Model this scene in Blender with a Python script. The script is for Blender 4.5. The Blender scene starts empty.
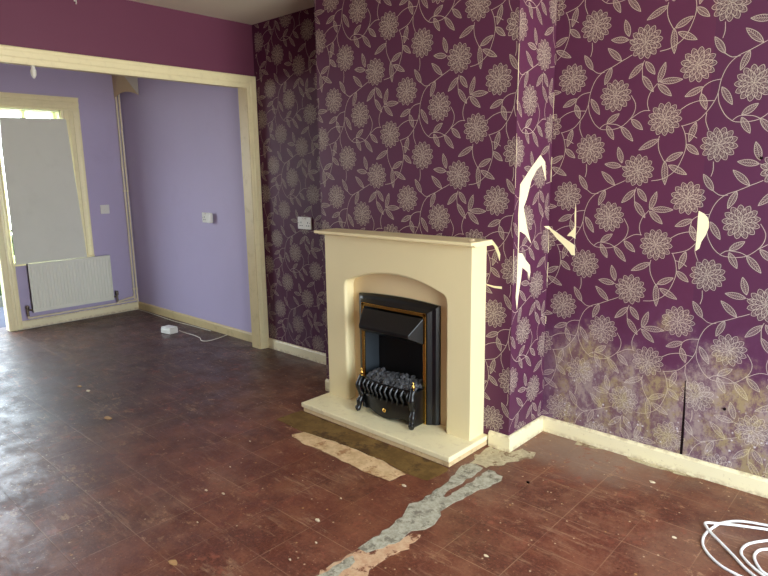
import bpy, bmesh, math, random
import numpy as np
from mathutils import Vector, Matrix
random.seed(7)
D = bpy.data
COL = bpy.context.scene.collection
SC = bpy.context.scene
PI = math.pi

# ------------------------------------------------------------------ sizes of the place (metres)
XB, XF = -2.404, -4.617            # opening between the rooms; far wall of the lilac room
XL = -1.321                        # left side of the chimney breast (right side is x = 0)
DL, DR, DW = .354, .337, .363      # depth of the alcoves and of the lilac side wall
XR, YN = 2.45, -4.1                # window wall and rear wall behind the camera
H = 2.42

# ------------------------------------------------------------------ materials
def lin(c):
    return tuple(((v/255)/12.92 if v/255 <= .04045 else ((v/255+.055)/1.055)**2.4) for v in c) + (1,)
class NT:
    def __init__(s, name):
        s.m = D.materials.new(name); s.m.use_nodes = True
        s.t = s.m.node_tree; s.b = s.t.nodes['Principled BSDF']
    def n(s, typ, **kw):
        x = s.t.nodes.new(typ)
        for k, v in kw.items():
            if k.startswith('i_'): x.inputs[k[2:].replace('_', ' ')].default_value = v
            else: setattr(x, k, v)
        return x
    def l(s, a, b): s.t.links.new(a, b)
    def math(s, op, a, b=None, c=None):
        x = s.n('ShaderNodeMath', operation=op)
        for i, v in enumerate((a, b, c)):
            if v is None: continue
            if isinstance(v, (int, float)): x.inputs[i].default_value = v
            else: s.l(v, x.inputs[i])
        return x.outputs[0]
    def mix(s, f, a, b):
        x = s.n('ShaderNodeMix', data_type='RGBA')
        for i, v in ((0, f), (6, a), (7, b)):
            if hasattr(v, 'default_value') or hasattr(v, 'links'): s.l(v, x.inputs[i])
            else: x.inputs[i].default_value = v
        return x.outputs[2]
    def pos(s): return s.n('ShaderNodeNewGeometry').outputs['Position']
    def map(s, v, scale=(1, 1, 1), loc=(0, 0, 0), rot=(0, 0, 0)):
        x = s.n('ShaderNodeMapping'); s.l(v, x.inputs[0])
        x.inputs['Scale'].default_value = scale; x.inputs['Location'].default_value = loc; x.inputs['Rotation'].default_value = rot
        return x.outputs[0]
    def noise(s, v, scale, detail=4, rough=.55):
        x = s.n('ShaderNodeTexNoise'); s.l(v, x.inputs['Vector'])
        x.inputs['Scale'].default_value = scale; x.inputs['Detail'].default_value = detail; x.inputs['Roughness'].default_value = rough
        return x.outputs[0]
    def ramp(s, v, lo, hi, a=0., b=1.):
        x = s.n('ShaderNodeMapRange'); x.interpolation_type = 'SMOOTHSTEP'; s.l(v, x.inputs[0])
        for i, q in enumerate((lo, hi, a, b)): x.inputs[i+1].default_value = q
        return x.outputs[0]
    def xyz(s, v):
        x = s.n('ShaderNodeSeparateXYZ'); s.l(v, x.inputs[0]); return x.outputs
    def bump(s, h, strength=.2, dist=.002):
        x = s.n('ShaderNodeBump'); s.l(h, x.inputs['Height'])
        x.inputs['Strength'].default_value = strength; x.inputs['Distance'].default_value = dist
        s.l(x.outputs[0], s.b.inputs['Normal'])
    def set(s, rough=None, spec=None, metal=None):
        if rough is not None: s.b.inputs['Roughness'].default_value = rough
        if spec is not None: s.b.inputs['Specular IOR Level'].default_value = spec
        if metal is not None: s.b.inputs['Metallic'].default_value = metal

def plain(name, c, rough=.5, spec=.5, metal=0., var=.12, scale=6., bump=0., dirt=None, dirt_amt=.3, dirt_scale=14.):
    t = NT(name); p = t.pos(); c = lin(c)
    f = t.noise(p, scale)
    col = t.mix(f, tuple(v*(1-var) for v in c[:3])+(1,), tuple(min(1, v*(1+var)) for v in c[:3])+(1,))
    if dirt:
        g = t.ramp(t.noise(p, dirt_scale, 8, .7), .5, .75, 0., dirt_amt)
        col = t.mix(g, col, lin(dirt))
    t.l(col, t.b.inputs['Base Color']); t.set(rough, spec, metal)
    if bump: t.bump(t.noise(p, 90., 6), bump, .003)
    return t.m

M = {}
M['cream'] = plain('cream_gloss_paint', (249, 238, 192), .32, .5, var=.05, dirt=(140, 118, 78), dirt_amt=.14, dirt_scale=26, bump=.05)
def base_paint():
    t = NT('baseboard_paint'); p = t.pos(); z = t.xyz(p)[2]
    col = t.mix(t.noise(p, 5.), lin((240, 229, 188)), lin((248, 238, 200)))
    n = t.noise(p, 30., 8, .75)
    foot = t.math('MULTIPLY', t.ramp(z, .03, .002), t.ramp(n, .40, .60)); top = t.math('MULTIPLY', t.ramp(z, .060, .080), t.ramp(n, .42, .62))
    col = t.mix(t.math('MULTIPLY', t.math('MAXIMUM', foot, top), .5), col, lin((150, 116, 68)))
    col = t.mix(t.ramp(t.noise(p, 55., 6, .7), .60, .72, 0, .5), col, lin((168, 142, 98)))
    t.l(col, t.b.inputs['Base Color']); t.set(.38, .5); t.bump(n, .1, .003); return t.m
M['base'] = base_paint()
M['stone'] = plain('cream_cast_stone', (240, 225, 178), .38, .5, var=.03, scale=3)
M['stonepanel'] = plain('cream_back_panel', (232, 208, 162), .4, .5, var=.03, scale=3)
M['hearth'] = plain('cream_hearth_stone', (246, 234, 192), .3, .5, var=.04, scale=7, dirt=(170, 140, 100), dirt_amt=.3, dirt_scale=22)
M['riser'] = plain('hearth_riser_stone', (222, 196, 150), .5, .4, var=.06, scale=14, dirt=(140, 100, 62), dirt_amt=.7, dirt_scale=24)
M['white'] = plain('white_plastic', (232, 230, 220), .3, .5, var=.02)
M['board'] = plain('white_hardboard', (226, 226, 212), .55, .35, var=.05, scale=4, dirt=(150, 146, 130), dirt_amt=.08, dirt_scale=5)
M['rad'] = plain('radiator_enamel', (234, 234, 218), .35, .5, var=.02)
M['plaster'] = plain('bare_cream_plaster', (252, 240, 196), .8, .2, var=.06, scale=20, bump=.2)
M['dark'] = plain('dark_gap', (28, 16, 18), .9, .1)
M['hole'] = plain('socket_hole', (20, 18, 16), .8, .1)
M['red'] = plain('switch_rocker_red', (150, 40, 30), .4)
M['ceil'] = plain('ceiling_paint', (224, 217, 198), .85, .2, var=.04, scale=3)
M['beamwall'] = plain('plain_purple_paint', (112, 60, 84), .55, .35, var=.08, scale=2.5, bump=.06)
M['lilac'] = plain('lilac_paint', (188, 177, 208), .62, .3, var=.06, scale=2.2, dirt=(140, 124, 150), dirt_amt=.14, dirt_scale=2.2)
M['black'] = plain('black_cast_metal', (15, 15, 17), .3, .5, var=.25, scale=20, bump=.12)
M['blackmatt'] = plain('black_firebox_lining', (17, 17, 18), .6, .3, var=.3, scale=8)
M['greyside'] = plain('grey_firebox_side', (50, 56, 62), .5, .4, var=.15, scale=6)
M['brass'] = plain('polished_brass', (226, 180, 90), .26, .5, 1., var=.15, scale=30)
M['coal'] = plain('coal_effect', (74, 74, 77), .55, .5, var=.5, scale=40, bump=.5)
M['pipe'] = plain('cream_painted_pipe', (238, 226, 196), .35, .5, var=.1, scale=30)
M['cable'] = plain('white_cable_sheath', (240, 240, 238), .35, .5, var=.02)
M['cord'] = plain('white_cord', (222, 216, 200), .5, .4, var=.04)
M['chrome'] = plain('dull_valve_metal', (130, 120, 106), .4, .5, .8, var=.2, scale=40)
M['beige'] = plain('beige_boxing', (206, 186, 150), .65, .3, var=.06)
M['greywhite'] = plain('pale_boxing_side', (206, 200, 190), .65, .3, var=.04)
M['flake'] = plain('paint_flake', (224, 208, 176), .7, .3, var=.1, scale=60)
M['tanflake'] = plain('tan_flake', (190, 150, 100), .7, .3, var=.15, scale=60)
M['jamb'] = plain('aged_jamb_paint', (206, 186, 138), .45, .4, var=.08, dirt=(140, 112, 70), dirt_amt=.4)
M['winframe'] = plain('window_frame_paint', (226, 228, 190), .4, .5, var=.04)
M['hedge'] = plain('hedge_leaves', (50, 74, 28), .7, .3, var=.5, scale=30, bump=.8)
M['paving'] = plain('garden_paving', (84, 84, 90), .9, .0, var=.15, scale=5)
M['kerb'] = plain('kerb_stone', (112, 112, 96), .8, .2)
M['plainwall'] = plain('plain_wall_paint', (120, 70, 96), .7, .3)

g = NT('window_glass')
g.set(.0, .5); g.b.inputs['Transmission Weight'].default_value = 1.; g.b.inputs['IOR'].default_value = 1.01
g.b.inputs['Base Color'].default_value = (.95, 1, .93, 1)
M['glass'] = g.m

# --- wallpaper: base, ink fill, ink line share damp stains and painted low sheen
def paper(kind, base, damp_sheen):
    t = NT('wallpaper_%s_%s' % (kind, damp_sheen)); p = t.pos(); x, y, z = t.xyz(p)
    c = lin(base)
    col = t.mix(t.noise(p, 3., 4), tuple(v*.92 for v in c[:3])+(1,), tuple(v*1.08 for v in c[:3])+(1,))
    rough = .5
    if damp_sheen == 'right':
        # the sheet right of the seam is a shade cooler
        col = t.mix(t.math('MULTIPLY', t.math('GREATER_THAN', x, .69), .5), col, tuple(a*b for a, b in zip(c[:3], (.74, .86, .95)))+(1,))
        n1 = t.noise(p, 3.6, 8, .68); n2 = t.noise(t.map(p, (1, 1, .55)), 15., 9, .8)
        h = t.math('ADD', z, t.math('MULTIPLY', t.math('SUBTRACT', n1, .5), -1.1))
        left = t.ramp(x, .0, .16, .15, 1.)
        # pale violet tint, stronger towards the bottom, reaching highest
        low_violet = t.math('MULTIPLY', t.ramp(h, .85, .25), t.ramp(n2, .3, .7, .3, 1.))
        col = t.mix(t.math('MULTIPLY', low_violet, .3), col, lin((146, 104, 150)))
        m = t.math('MULTIPLY', t.ramp(h, .62, .44), left)
        blot = t.ramp(t.math('ADD', n2, t.math('MULTIPLY', t.math('SUBTRACT', t.noise(p, 70., 5, .8), .5), .35)), .42, .56)
        a = t.math('MULTIPLY', m, t.math('MULTIPLY_ADD', blot, .66, .26))
        stain = t.mix(t.ramp(t.noise(p, 6., 6, .7), .44, .58), lin((164, 146, 138) if kind != 'print_line' else (208, 194, 180)), lin((162, 144, 104) if kind != 'print_line' else (204, 188, 146)))
        col = t.mix(t.math('MULTIPLY', a, .9), col, stain)
        # white salt specks
        v = t.n('ShaderNodeTexVoronoi', feature='F1'); t.l(p, v.inputs['Vector']); v.inputs['Scale'].default_value = 46.
        rnd = t.xyz(v.outputs['Color'])[0]
        sp = t.math('MULTIPLY', t.ramp(t.math('ADD', v.outputs['Distance'], t.math('MULTIPLY', t.noise(p, 120., 3), .5)), .55, .30), t.math('GREATER_THAN', rnd, .72))
        sp = t.math('MULTIPLY', sp, t.math('MULTIPLY', t.ramp(h, .42, .16), left))
        col = t.mix(t.math('MULTIPLY', sp, .9), col, lin((226, 220, 222)))
    elif damp_sheen == 'left':  # grey smear, with this wall's low sheen painted into the colour
        n2 = t.noise(t.map(p, (1, 1, .35)), 16., 7, .7)
        m = t.math('MULTIPLY', t.ramp(z, .62, .25), t.ramp(n2, .35, .7))
        col = t.mix(t.math('MULTIPLY', m, .45), col, lin((104, 92, 100)))
    t.l(col, t.b.inputs['Base Color']); t.set(rough, .12 if damp_sheen == 'left' else .25, 0.)
    t.bump(t.noise(p, 14., 3), .12, .006)
    return t.m
def papers(d):
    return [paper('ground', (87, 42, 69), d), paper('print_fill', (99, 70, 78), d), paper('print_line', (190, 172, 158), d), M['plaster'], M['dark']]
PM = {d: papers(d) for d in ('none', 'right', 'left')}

# --- floor
def floor_mat():
    t = NT('worn_red_floor_tiles'); p = t.pos(); x, y, z = t.xyz(p)
    T = .236
    def cell(v, o): 
        return t.math('FRACT', t.math('DIVIDE', t.math('ADD', v, o), T))
    cx, cy = cell(x, -.234+20*T), cell(y, .842+40*T)
    def edge(f): return t.math('MINIMUM', f, t.math('SUBTRACT', 1., f))
    e = t.math('MULTIPLY', t.math('MINIMUM', edge(cx), edge(cy)), T)
    line = t.ramp(e, .0022, .0008)
    # per tile tint
    cmb = t.n('ShaderNodeCombineXYZ')
    t.l(t.math('FLOOR', t.math('DIVIDE', t.math('ADD', x, -.234+20*T), T)), cmb.inputs[0]); t.l(t.math('FLOOR', t.math('DIVIDE', t.math('ADD', y, .842+40*T), T)), cmb.inputs[1])
    wn = t.n('ShaderNodeTexWhiteNoise', noise_dimensions='2D'); t.l(cmb.outputs[0], wn.inputs['Vector'])
    col = t.mix(wn.outputs['Value'], lin((90, 43, 30)), lin((107, 53, 38)))
    big = t.noise(p, 1.5, 5); mid = t.noise(p, 6., 7, .65)
    col = t.mix(t.ramp(mid, .40, .66, 0, .7), col, lin((136, 82, 58)))
    col = t.mix(t.ramp(big, .5, .68, 0, .5), col, lin((128, 98, 78)))
    fine = t.noise(p, 85., 8, .8)
    col = t.mix(t.ramp(fine, .48, .62, 0, .5), col, lin((142, 96, 74)))
    col = t.mix(t.ramp(fine, .48, .34, 0, .6), col, lin((48, 24, 20)))
    # blackened traffic dirt in the far room
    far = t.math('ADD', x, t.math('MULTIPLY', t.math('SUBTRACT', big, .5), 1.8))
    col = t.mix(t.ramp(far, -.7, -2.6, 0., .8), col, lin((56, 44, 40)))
    # grey dust in the corner by the chimney
    dx = t.math('SUBTRACT', x, .3); dy = t.math('SUBTRACT', y, .2)
    dd = t.math('SQRT', t.math('ADD', t.math('MULTIPLY', dx, dx), t.math('MULTIPLY', t.math('MULTIPLY', dy, dy), 2.2)))
    dust = t.math('MULTIPLY', t.ramp(t.math('ADD', dd, t.math('MULTIPLY', t.math('SUBTRACT', mid, .5), .6)), .5, .1), .75)
    col = t.mix(dust, col, lin((158, 132, 112)))
    # joints: pale grit, broken
    br = t.ramp(t.noise(p, 3.2, 4), .4, .6)
    col = t.mix(t.math('MULTIPLY', line, t.math('MULTIPLY_ADD', br, .42, .03)), col, lin((186, 150, 116)))
    # scratches, in two directions
    def scr(rot, sc, lo, hi, off):
        w = t.n('ShaderNodeVectorMath', operation='ADD'); t.l(t.map(p, sc, (off, off*.7, 0), (0, 0, rot)), w.inputs[0])
        nz = t.n('ShaderNodeTexNoise'); t.l(p, nz.inputs['Vector']); nz.inputs['Scale'].default_value = 5.; t.l(nz.outputs['Color'], w.inputs[1])
        return t.ramp(t.noise(w.outputs[0], 1., 8, .78), lo, hi)
    for k, (rot, sc, lo, hi, w, c, amt) in enumerate(((.5, (4, 30, 1), .55, .63, 2.4, (170, 130, 100), .36), (-.9, (4, 34, 1), .55, .63, 2.1, (170, 130, 100), .34), (1.5, (5, 26, 1), .56, .64, 1.8, (180, 148, 116), .36),
            (.2, (13, 17, 1), .57, .64, 2.9, (186, 146, 110), .6), (-.4, (16, 14, 1), .54, .64, 2.2, (150, 84, 62), .7))):
        sm = t.math('MULTIPLY', scr(rot, sc, lo, hi, 3.7*k), t.ramp(t.noise(t.map(p, loc=(5*k, 3*k, 0)), w, 3), .44, .58))
        col = t.mix(t.math('MULTIPLY', sm, amt), col, lin(c))
    # specks of plaster
    def specks(scale, r, keep, c, amt):
        v = t.n('ShaderNodeTexVoronoi', feature='F1'); t.l(p, v.inputs['Vector']); v.inputs['Scale'].default_value = scale
        k = t.math('GREATER_THAN', t.xyz(v.outputs['Color'])[0], keep)
        return t.math('MULTIPLY', t.math('MULTIPLY', t.ramp(v.outputs['Distance'], r, r*.5), k), amt), c
    for a in ((26., .13, .62, lin((206, 180, 146)), .8), (60., .2, .55, lin((170, 130, 96)), .55), (11., .07, .6, lin((196, 150, 92)), .7)):
        m, c = specks(*a); col = t.mix(m, col, c)
    t.l(col, t.b.inputs['Base Color'])
    r = t.math('ADD', t.ramp(t.noise(p, 5., 9, .75), .38, .62, .30, .52), t.ramp(fine, .35, .65, -.04, .14))
    t.l(t.math('ADD', r, t.math('MULTIPLY', dust, .3)), t.b.inputs['Roughness']); t.set(spec=.5)
    t.bump(t.math('ADD', t.math('MULTIPLY', line, -1.), t.math('MULTIPLY', t.noise(p, 30., 8, .75), 2.2)), .3, .002)
    return t.m
M['floor'] = floor_mat()
def patchmat(name, a, b, scale, c=None, bump=.4):
    t = NT(name); p = t.pos()
    col = t.mix(t.ramp(t.noise(p, scale, 8, .7), .35, .65), lin(a), lin(b))
    if c: col = t.mix(t.ramp(t.noise(p, scale*.55, 6, .7), .52, .6), col, lin(c))
    t.l(col, t.b.inputs['Base Color']); t.set(.75, .25); t.bump(t.noise(p, scale*3, 7, .7), bump, .006)
    return t.m
M['olive'] = patchmat('old_adhesive_tiles', (98, 72, 34), (124, 96, 52), 9., (80, 56, 30), .1)
M['beigestrip'] = patchmat('bare_screed_strip', (200, 166, 122), (226, 196, 152), 16., (176, 132, 92))
M['grey'] = patchmat('grey_cement_patch', (158, 153, 134), (192, 188, 168), 34., (132, 126, 110))
M['tan'] = patchmat('broken_tan_screed', (196, 152, 118), (214, 182, 146), 26., (120, 72, 52))
M['rubble'] = patchmat('pale_dust_patch', (176, 162, 132), (206, 194, 160), 24., (140, 116, 90))

# ------------------------------------------------------------------ mesh helpers (world coordinates)
class MB:
    def __init__(s): s.v = []; s.f = []; s.mi = []
    def add(s, v, f, mi=0):
        o = len(s.v); s.v += [tuple(q) for q in v]
        for q in f: s.f.append(tuple(i+o for i in q)); s.mi.append(mi)
        return s
    def box(s, x0, x1, y0, y1, z0, z1, mi=0):
        x0, x1 = min(x0, x1), max(x0, x1); y0, y1 = min(y0, y1), max(y0, y1); z0, z1 = min(z0, z1), max(z0, z1)
        return s.add([(x0,y0,z0),(x1,y0,z0),(x1,y1,z0),(x0,y1,z0),(x0,y0,z1),(x1,y0,z1),(x1,y1,z1),(x0,y1,z1)],
                     [(0,3,2,1),(4,5,6,7),(0,1,5,4),(1,2,6,5),(2,3,7,6),(3,0,4,7)], mi)
    def prism(s, pts, ax, a, b, mi=0):
        """closed outline pts in the two other axes, swept along axis ax from a to b"""
        n = len(pts)
        def mk(p, w):
            q = list(p); q.insert(ax, w); return tuple(q)
        v = [mk(p, a) for p in pts] + [mk(p, b) for p in pts]
        f = [tuple(range(n))[::-1], tuple(range(n, 2*n))] + [(i, (i+1) % n, n+(i+1) % n, n+i) for i in range(n)]
        return s.add(v, f, mi)
    def tube(s, pts, r, seg=8, cap=True, mi=0, flat=None):
        pts = [Vector(p) for p in pts]; n = len(pts); v = []; up = None
        for i, p in enumerate(pts):
            d = (pts[min(i+1, n-1)] - pts[max(i-1, 0)]).normalized()
            if up is None:
                up = Vector((0, 0, 1)) if abs(d.z) < .9 else Vector((1, 0, 0))
            a = d.cross(up).normalized(); b = a.cross(d).normalized(); up = b
            rr = r[i] if isinstance(r, (list, tuple)) else r
            for k in range(seg):
                t = 2*PI*k/seg; v.append(p + a*math.cos(t)*rr + b*math.sin(t)*rr)
        f = [(i*seg+k, i*seg+(k+1) % seg, (i+1)*seg+(k+1) % seg, (i+1)*seg+k) for i in range(n-1) for k in range(seg)]
        if cap: f += [tuple(range(seg))[::-1], tuple(range((n-1)*seg, n*seg))]
        return s.add(v, f, mi)
    def lathe(s, prof, c, axis=(0, 0, 1), seg=14, mi=0):
        """profile [(r, h)] turned about axis through c"""
        ax = Vector(axis).normalized(); u = ax.orthogonal().normalized(); w = ax.cross(u); c = Vector(c); v = []
        for r, h in prof:
            for k in range(seg):
                t = 2*PI*k/seg; v.append(c + ax*h + u*math.cos(t)*r + w*math.sin(t)*r)
        n = len(prof)
        f = [(i*seg+k, i*seg+(k+1) % seg, (i+1)*seg+(k+1) % seg, (i+1)*seg+k) for i in range(n-1) for k in range(seg)]
        f += [tuple(range(seg))[::-1], tuple(range((n-1)*seg, n*seg))]
        return s.add(v, f, mi)
    def build(s, name, mats, parent=None, bevel=0., smooth=False, seg=2):
        if not isinstance(mats, (list, tuple)): mats = [mats]
        o = parent.location if parent else Vector((0, 0, 0))
        if parent and parent.parent: o = o + parent.parent.location
        me = D.meshes.new(name); me.from_pydata([tuple(Vector(q)-o) for q in s.v], [], s.f)
        for m in mats: me.materials.append(m)
        me.polygons.foreach_set('material_index', s.mi)
        bm = bmesh.new(); bm.from_mesh(me); bmesh.ops.recalc_face_normals(bm, faces=bm.faces)
        if bevel:
            ed = [e for e in bm.edges if len(e.link_faces) == 2 and e.calc_face_angle(0) > .5]
            bmesh.ops.bevel(bm, geom=ed, offset=bevel, segments=seg, profile=.5, affect='EDGES', clamp_overlap=True)
        bm.to_mesh(me); bm.free()
        if smooth:
            me.polygons.foreach_set('use_smooth', [True]*len(me.polygons))
            try: me.set_sharp_from_angle(angle=math.radians(40))
            except Exception: pass
        ob = D.objects.new(name, me); COL.objects.link(ob)
        if parent: ob.parent = parent
        return ob
def thing(name, label, cat, loc=(0, 0, 0), group=None):
    o = D.objects.new(name, None); o.empty_display_size = .05; o.location = loc; COL.objects.link(o)
    return tag(o, label, cat, group)
def tag(o, label, cat, group=None):
    o['label'] = label; o['category'] = cat
    if group: o['group'] = group
    return o
def struct(o, label=None):
    o['kind'] = 'structure'
    if label: o['label'] = label
    return o
def smoothpath(pts, n=6):
    P = [Vector(p) for p in pts]; out = []
    for i in range(len(P)-1):
        p0, p1, p2, p3 = P[max(i-1, 0)], P[i], P[i+1], P[min(i+2, len(P)-1)]
        for k in range(n):
            t = k/n
            out.append(.5*((2*p1)+(p2-p0)*t+(2*p0-5*p1+4*p2-p3)*t*t+(3*p1-p0-3*p2+p3)*t*t*t))
    out.append(P[-1]); return out

# ------------------------------------------------------------------ wallpaper print (flat shapes of one repeat)
PW, PH = .543, .54
FLOWERS = [(.094, .152), (.196, .370), (.302, .060), (.42, .271), (.52, .485)]
STEMS = [[(.366, 1.846), (0.3415, 1.8342), (0.3259, 1.8275), (0.2784, 1.8047), (0.2365, 1.7873), (0.2043, 1.7548), (0.1846, 1.7064), (0.1772, 1.6563), (0.1663, 1.6246), (0.1428, 1.5864), (0.1084, 1.5505), (0.059, 1.5339), (0.0457, 1.5322)], [(0.1811, 1.3824), (0.1828, 1.3486), (0.1765, 1.3221)], [(0.1897, 1.2638), (0.2161, 1.2461), (0.2463, 1.2475)], [(0.1846, 1.7064), (0.1473, 1.7007), (0.1202, 1.6821), (0.1137, 1.6569)], [(0.1663, 1.6246), (0.1357, 1.6269), (0.1073, 1.629), (0.0685, 1.6176), (0.0375, 1.5981)], [(0.1775, 1.6517), (0.1802, 1.6282), (0.1874, 1.6044), (0.2094, 1.5657), (0.2379, 1.5408), (0.2626, 1.5348), (0.301, 1.5349), (0.3359, 1.5443), (0.3712, 1.5736), (0.3898, 1.6034), (0.3922, 1.6386), (0.3717, 1.6756)], [(0.2377, 1.5431), (0.2541, 1.556), (0.2685, 1.5597), (0.2877, 1.5586), (0.3117, 1.5548), (0.3335, 1.5444)], [(0.3716, 1.5735), (0.3783, 1.5776), (0.4087, 1.5976), (0.4305, 1.6057), (0.457, 1.605)], [(0.1406, 1.5794), (0.1396, 1.5463), (0.1544, 1.5075)], [(0.5916, 1.5335), (0.6065, 1.4987), (0.6138, 1.4558), (0.6084, 1.4174), (0.5874, 1.3637), (0.5621, 1.3334), (0.5228, 1.3114), (0.4815, 1.3048)], [(0.6063, 1.5008), (0.6291, 1.4954), (0.6545, 1.4794)], [(0.5036, 1.4952), (0.4999, 1.4735), (0.5057, 1.4337), (0.5258, 1.3935), (0.5329, 1.3845)], [(0.4201, 1.2764), (0.4123, 1.2541), (0.4149, 1.2125)], [(0.48, 1.7149), (0.4561, 1.6851), (0.4449, 1.6559), (0.4444, 1.6299), (0.4528, 1.6031)], [(0.3487, 1.3699), (0.375, 1.3603)]]
LEAVES = [((0.1897, 1.2638), (0.1475, 1.332)), ((0.2771, 1.8027), (0.2492, 1.732)), ((0.3202, 1.2861), (0.2558, 1.3478)), ((0.1202, 1.6821), (0.0512, 1.65)), ((0.1137, 1.6569), (0.1374, 1.5914)), ((0.1887, 1.6761), (0.232, 1.6036)), ((0.2683, 1.562), (0.3231, 1.6016)), ((0.2688, 1.5528), (0.3037, 1.4889)), ((0.3335, 1.5444), (0.3909, 1.4782)), ((0.3785, 1.5731), (0.4304, 1.5254)), ((0.1035, 1.5436), (0.0808, 1.465)), ((0.0705, 1.4556), (0.1228, 1.4126)), ((0.5024, 1.4822), (0.4189, 1.4389)), ((0.5369, 1.3888), (0.6038, 1.424)), ((0.5488, 1.371), (0.6252, 1.3307)), ((0.5326, 1.3889), (0.5397, 1.2869)), ((0.4161, 1.2657), (0.3565, 1.2065)), ((0.425, 1.2704), (0.4674, 1.2136)), ((0.4149, 1.2125), (0.4653, 1.142)), ((0.484, 1.7187), (0.5082, 1.7981)), ((0.4903, 1.7202), (0.5819, 1.7209)), ((0.4823, 1.7125), (0.5411, 1.658)), ((0.3463, 1.37), (0.2687, 1.3807)), ((0.3478, 1.3838), (0.327, 1.4558))]
def motif():
    Q = []; L = []                                   # quads (4 x 2), layer 1 = fill, 2 = line
    def strip(pts, w, layer=2):
        P = [Vector(p) for p in pts]
        N = []
        for i in range(len(P)):
            d = P[min(i+1, len(P)-1)]-P[max(i-1, 0)]
            d = d.normalized() if d.length > 1e-9 else Vector((1, 0)); N.append(Vector((-d.y, d.x)))
        for i in range(len(P)-1):
            wa = (w[i] if isinstance(w, list) else w)/2; wb = (w[i+1] if isinstance(w, list) else w)/2
            Q.append([P[i]+N[i]*wa, P[i]-N[i]*wa, P[i+1]-N[i+1]*wb, P[i+1]+N[i+1]*wb]); L.append(layer)
    R = .0695
    rings = [(13, .043, R, 0.), (11, .028, .0545, .14), (8, .013, .0405, .3), (5, .0, .025, .1)]
    for fi, (cx, cz) in enumerate(FLOWERS):
        c = Vector((cx, cz)); rot = .35*fi
        def pol(r, a): return c + Vector((math.cos(a), math.sin(a)))*r
        # filled scalloped disc
        n = 78; rr = []
        for k in range(n):
            ph = ((k/n*13) % 1.)
            rr.append(R-.0125*abs(2*ph-1)**.9)
        for k in range(n):
            a0, a1 = 2*PI*k/n+rot-PI/13, 2*PI*(k+1)/n+rot-PI/13
            lev = [0, .33, .66, 1]
            for j in range(3):
                Q.append([pol(rr[k]*lev[j], a0), pol(rr[k]*lev[j+1], a0), pol(rr[(k+1) % n]*lev[j+1], a1), pol(rr[(k+1) % n]*lev[j], a1)]); L.append(1)
        for (m, r0, r1, off) in rings:
            for k in range(m):
                a = 2*PI*k/m+rot+off; hw = PI/m
                pts = []
                for t in np.linspace(-1, 1, 9):
                    u = abs(t)
                    pts.append(pol(r0+(r1-r0)*(1-.55*u**1.0-.45*u**5), a+hw*1.02*math.copysign(u**.8, t)))
                strip(pts, .0021)
                for q in (-.45, 0, .45):
                    strip([pol(r0+(r1-r0)*.30, a+q*hw*.5), pol(r0+(r1-r0)*(.72 if q == 0 else .55), a+q*hw*.85)], .0009)
    for S in STEMS:
        P = smoothpath([(x, z, 0) for x, z in S], 4); strip([(p.x, p.y) for p in P], .0025)
    for a, b in LEAVES:
        a, b = Vector(a), Vector(b); d = b-a; ln = d.length; d.normalize(); nn = Vector((-d.y, d.x)); W = .0125
        def pt(t, s): return a+d*ln*t+nn*s*W*math.sin(PI*min(1, t**.9))**.85
        T = [i/10 for i in range(11)]
        for s in (-1, 1): strip([pt(t, s) for t in T], .0022)
        strip([pt(t, 0) for t in T], .0014)
        for i in range(10):
            Q.append([pt(T[i], -1), pt(T[i], 1), pt(T[i+1], 1), pt(T[i+1], -1)]); L.append(1)
        for i in range(1, 10):
            for s in (-1, 1): strip([pt(i/10-.02, 0), pt(min(1, i/10+.09), s*.92)], .0009)
    for i in range(len(Q)): Q[i] = [tuple(p) for p in Q[i]]
    return np.array(Q), np.array(L)
MQ, ML = motif()
def print_quads(u0, u1, z0, z1, ou, oz):
    """all print quads falling on the wall rectangle"""
    q, l = [], []
    for i in range(int((u0-ou)/PW)-3, int((u1-ou)/PW)+3):
        for j in range(int((z0-oz)/PH)-6, int((z1-oz)/PH)+3):
            t = MQ + np.array([ou+i*PW, oz+j*PH])
            ok = ((t[:, :, 0] > u0) & (t[:, :, 0] < u1) & (t[:, :, 1] > z0) & (t[:, :, 1] < z1)).all(axis=1)
            if ok.any(): q.append(t[ok]); l.append(ML[ok])
    return np.concatenate(q), np.concatenate(l)
def wallpapered(name, kind, solids, faces, tears=()):
    """solids: boxes of the wall; faces: (fn(u, z, off) -> xyz, u0, u1, z0, z1, ou, oz) printed sides"""
    mb = MB()
    for b in solids: mb.box(*b)
    V = [np.array(mb.v, float)]; F = list(mb.f); MI = list(mb.mi); nv = len(mb.v)
    for fn, u0, u1, z0, z1, ou, oz in faces:
        q, l = print_quads(u0, u1, z0, z1, ou, oz)
        off = np.where(l == 1, .0003, .0006)[:, None].repeat(4, 1)
        p = fn(q[:, :, 0], q[:, :, 1], off).reshape(-1, 3)
        V.append(p); k = len(q)
        F += [tuple(r) for r in (np.arange(k*4).reshape(-1, 4)+nv).tolist()]; MI += l.tolist(); nv += k*4
    for fn, pts, mi, off in tears:
        p = np.array([fn(np.array(u), np.array(z), np.array(off)) for u, z in pts]); b = np.array([fn(np.array(u), np.array(z), np.array(-.001)) for u, z in pts])
        n = len(pts); V.append(p); V.append(b); F.append(tuple(range(nv, nv+n))); MI.append(mi)
        for i in range(n): F.append((nv+i, nv+(i+1) % n, nv+n+(i+1) % n, nv+n+i)); MI.append(mi)
        nv += 2*n
    me = D.meshes.new(name); me.from_pydata(np.concatenate(V).tolist(), [], F)
    for m in PM[kind]: me.materials.append(m)
    me.polygons.foreach_set('material_index', MI); me.update()
    o = D.objects.new(name, me); COL.objects.link(o)
    return struct(o)
st = lambda x, y, z: np.stack(np.broadcast_arrays(x, y, z), -1)
fn_ch = lambda u, z, o: st(u, 0*u-o, z)
fn_ret = lambda u, z, o: st(0*u+o, u, z)
fn_lret = lambda u, z, o: st(0*u+XL-o, u, z)
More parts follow.
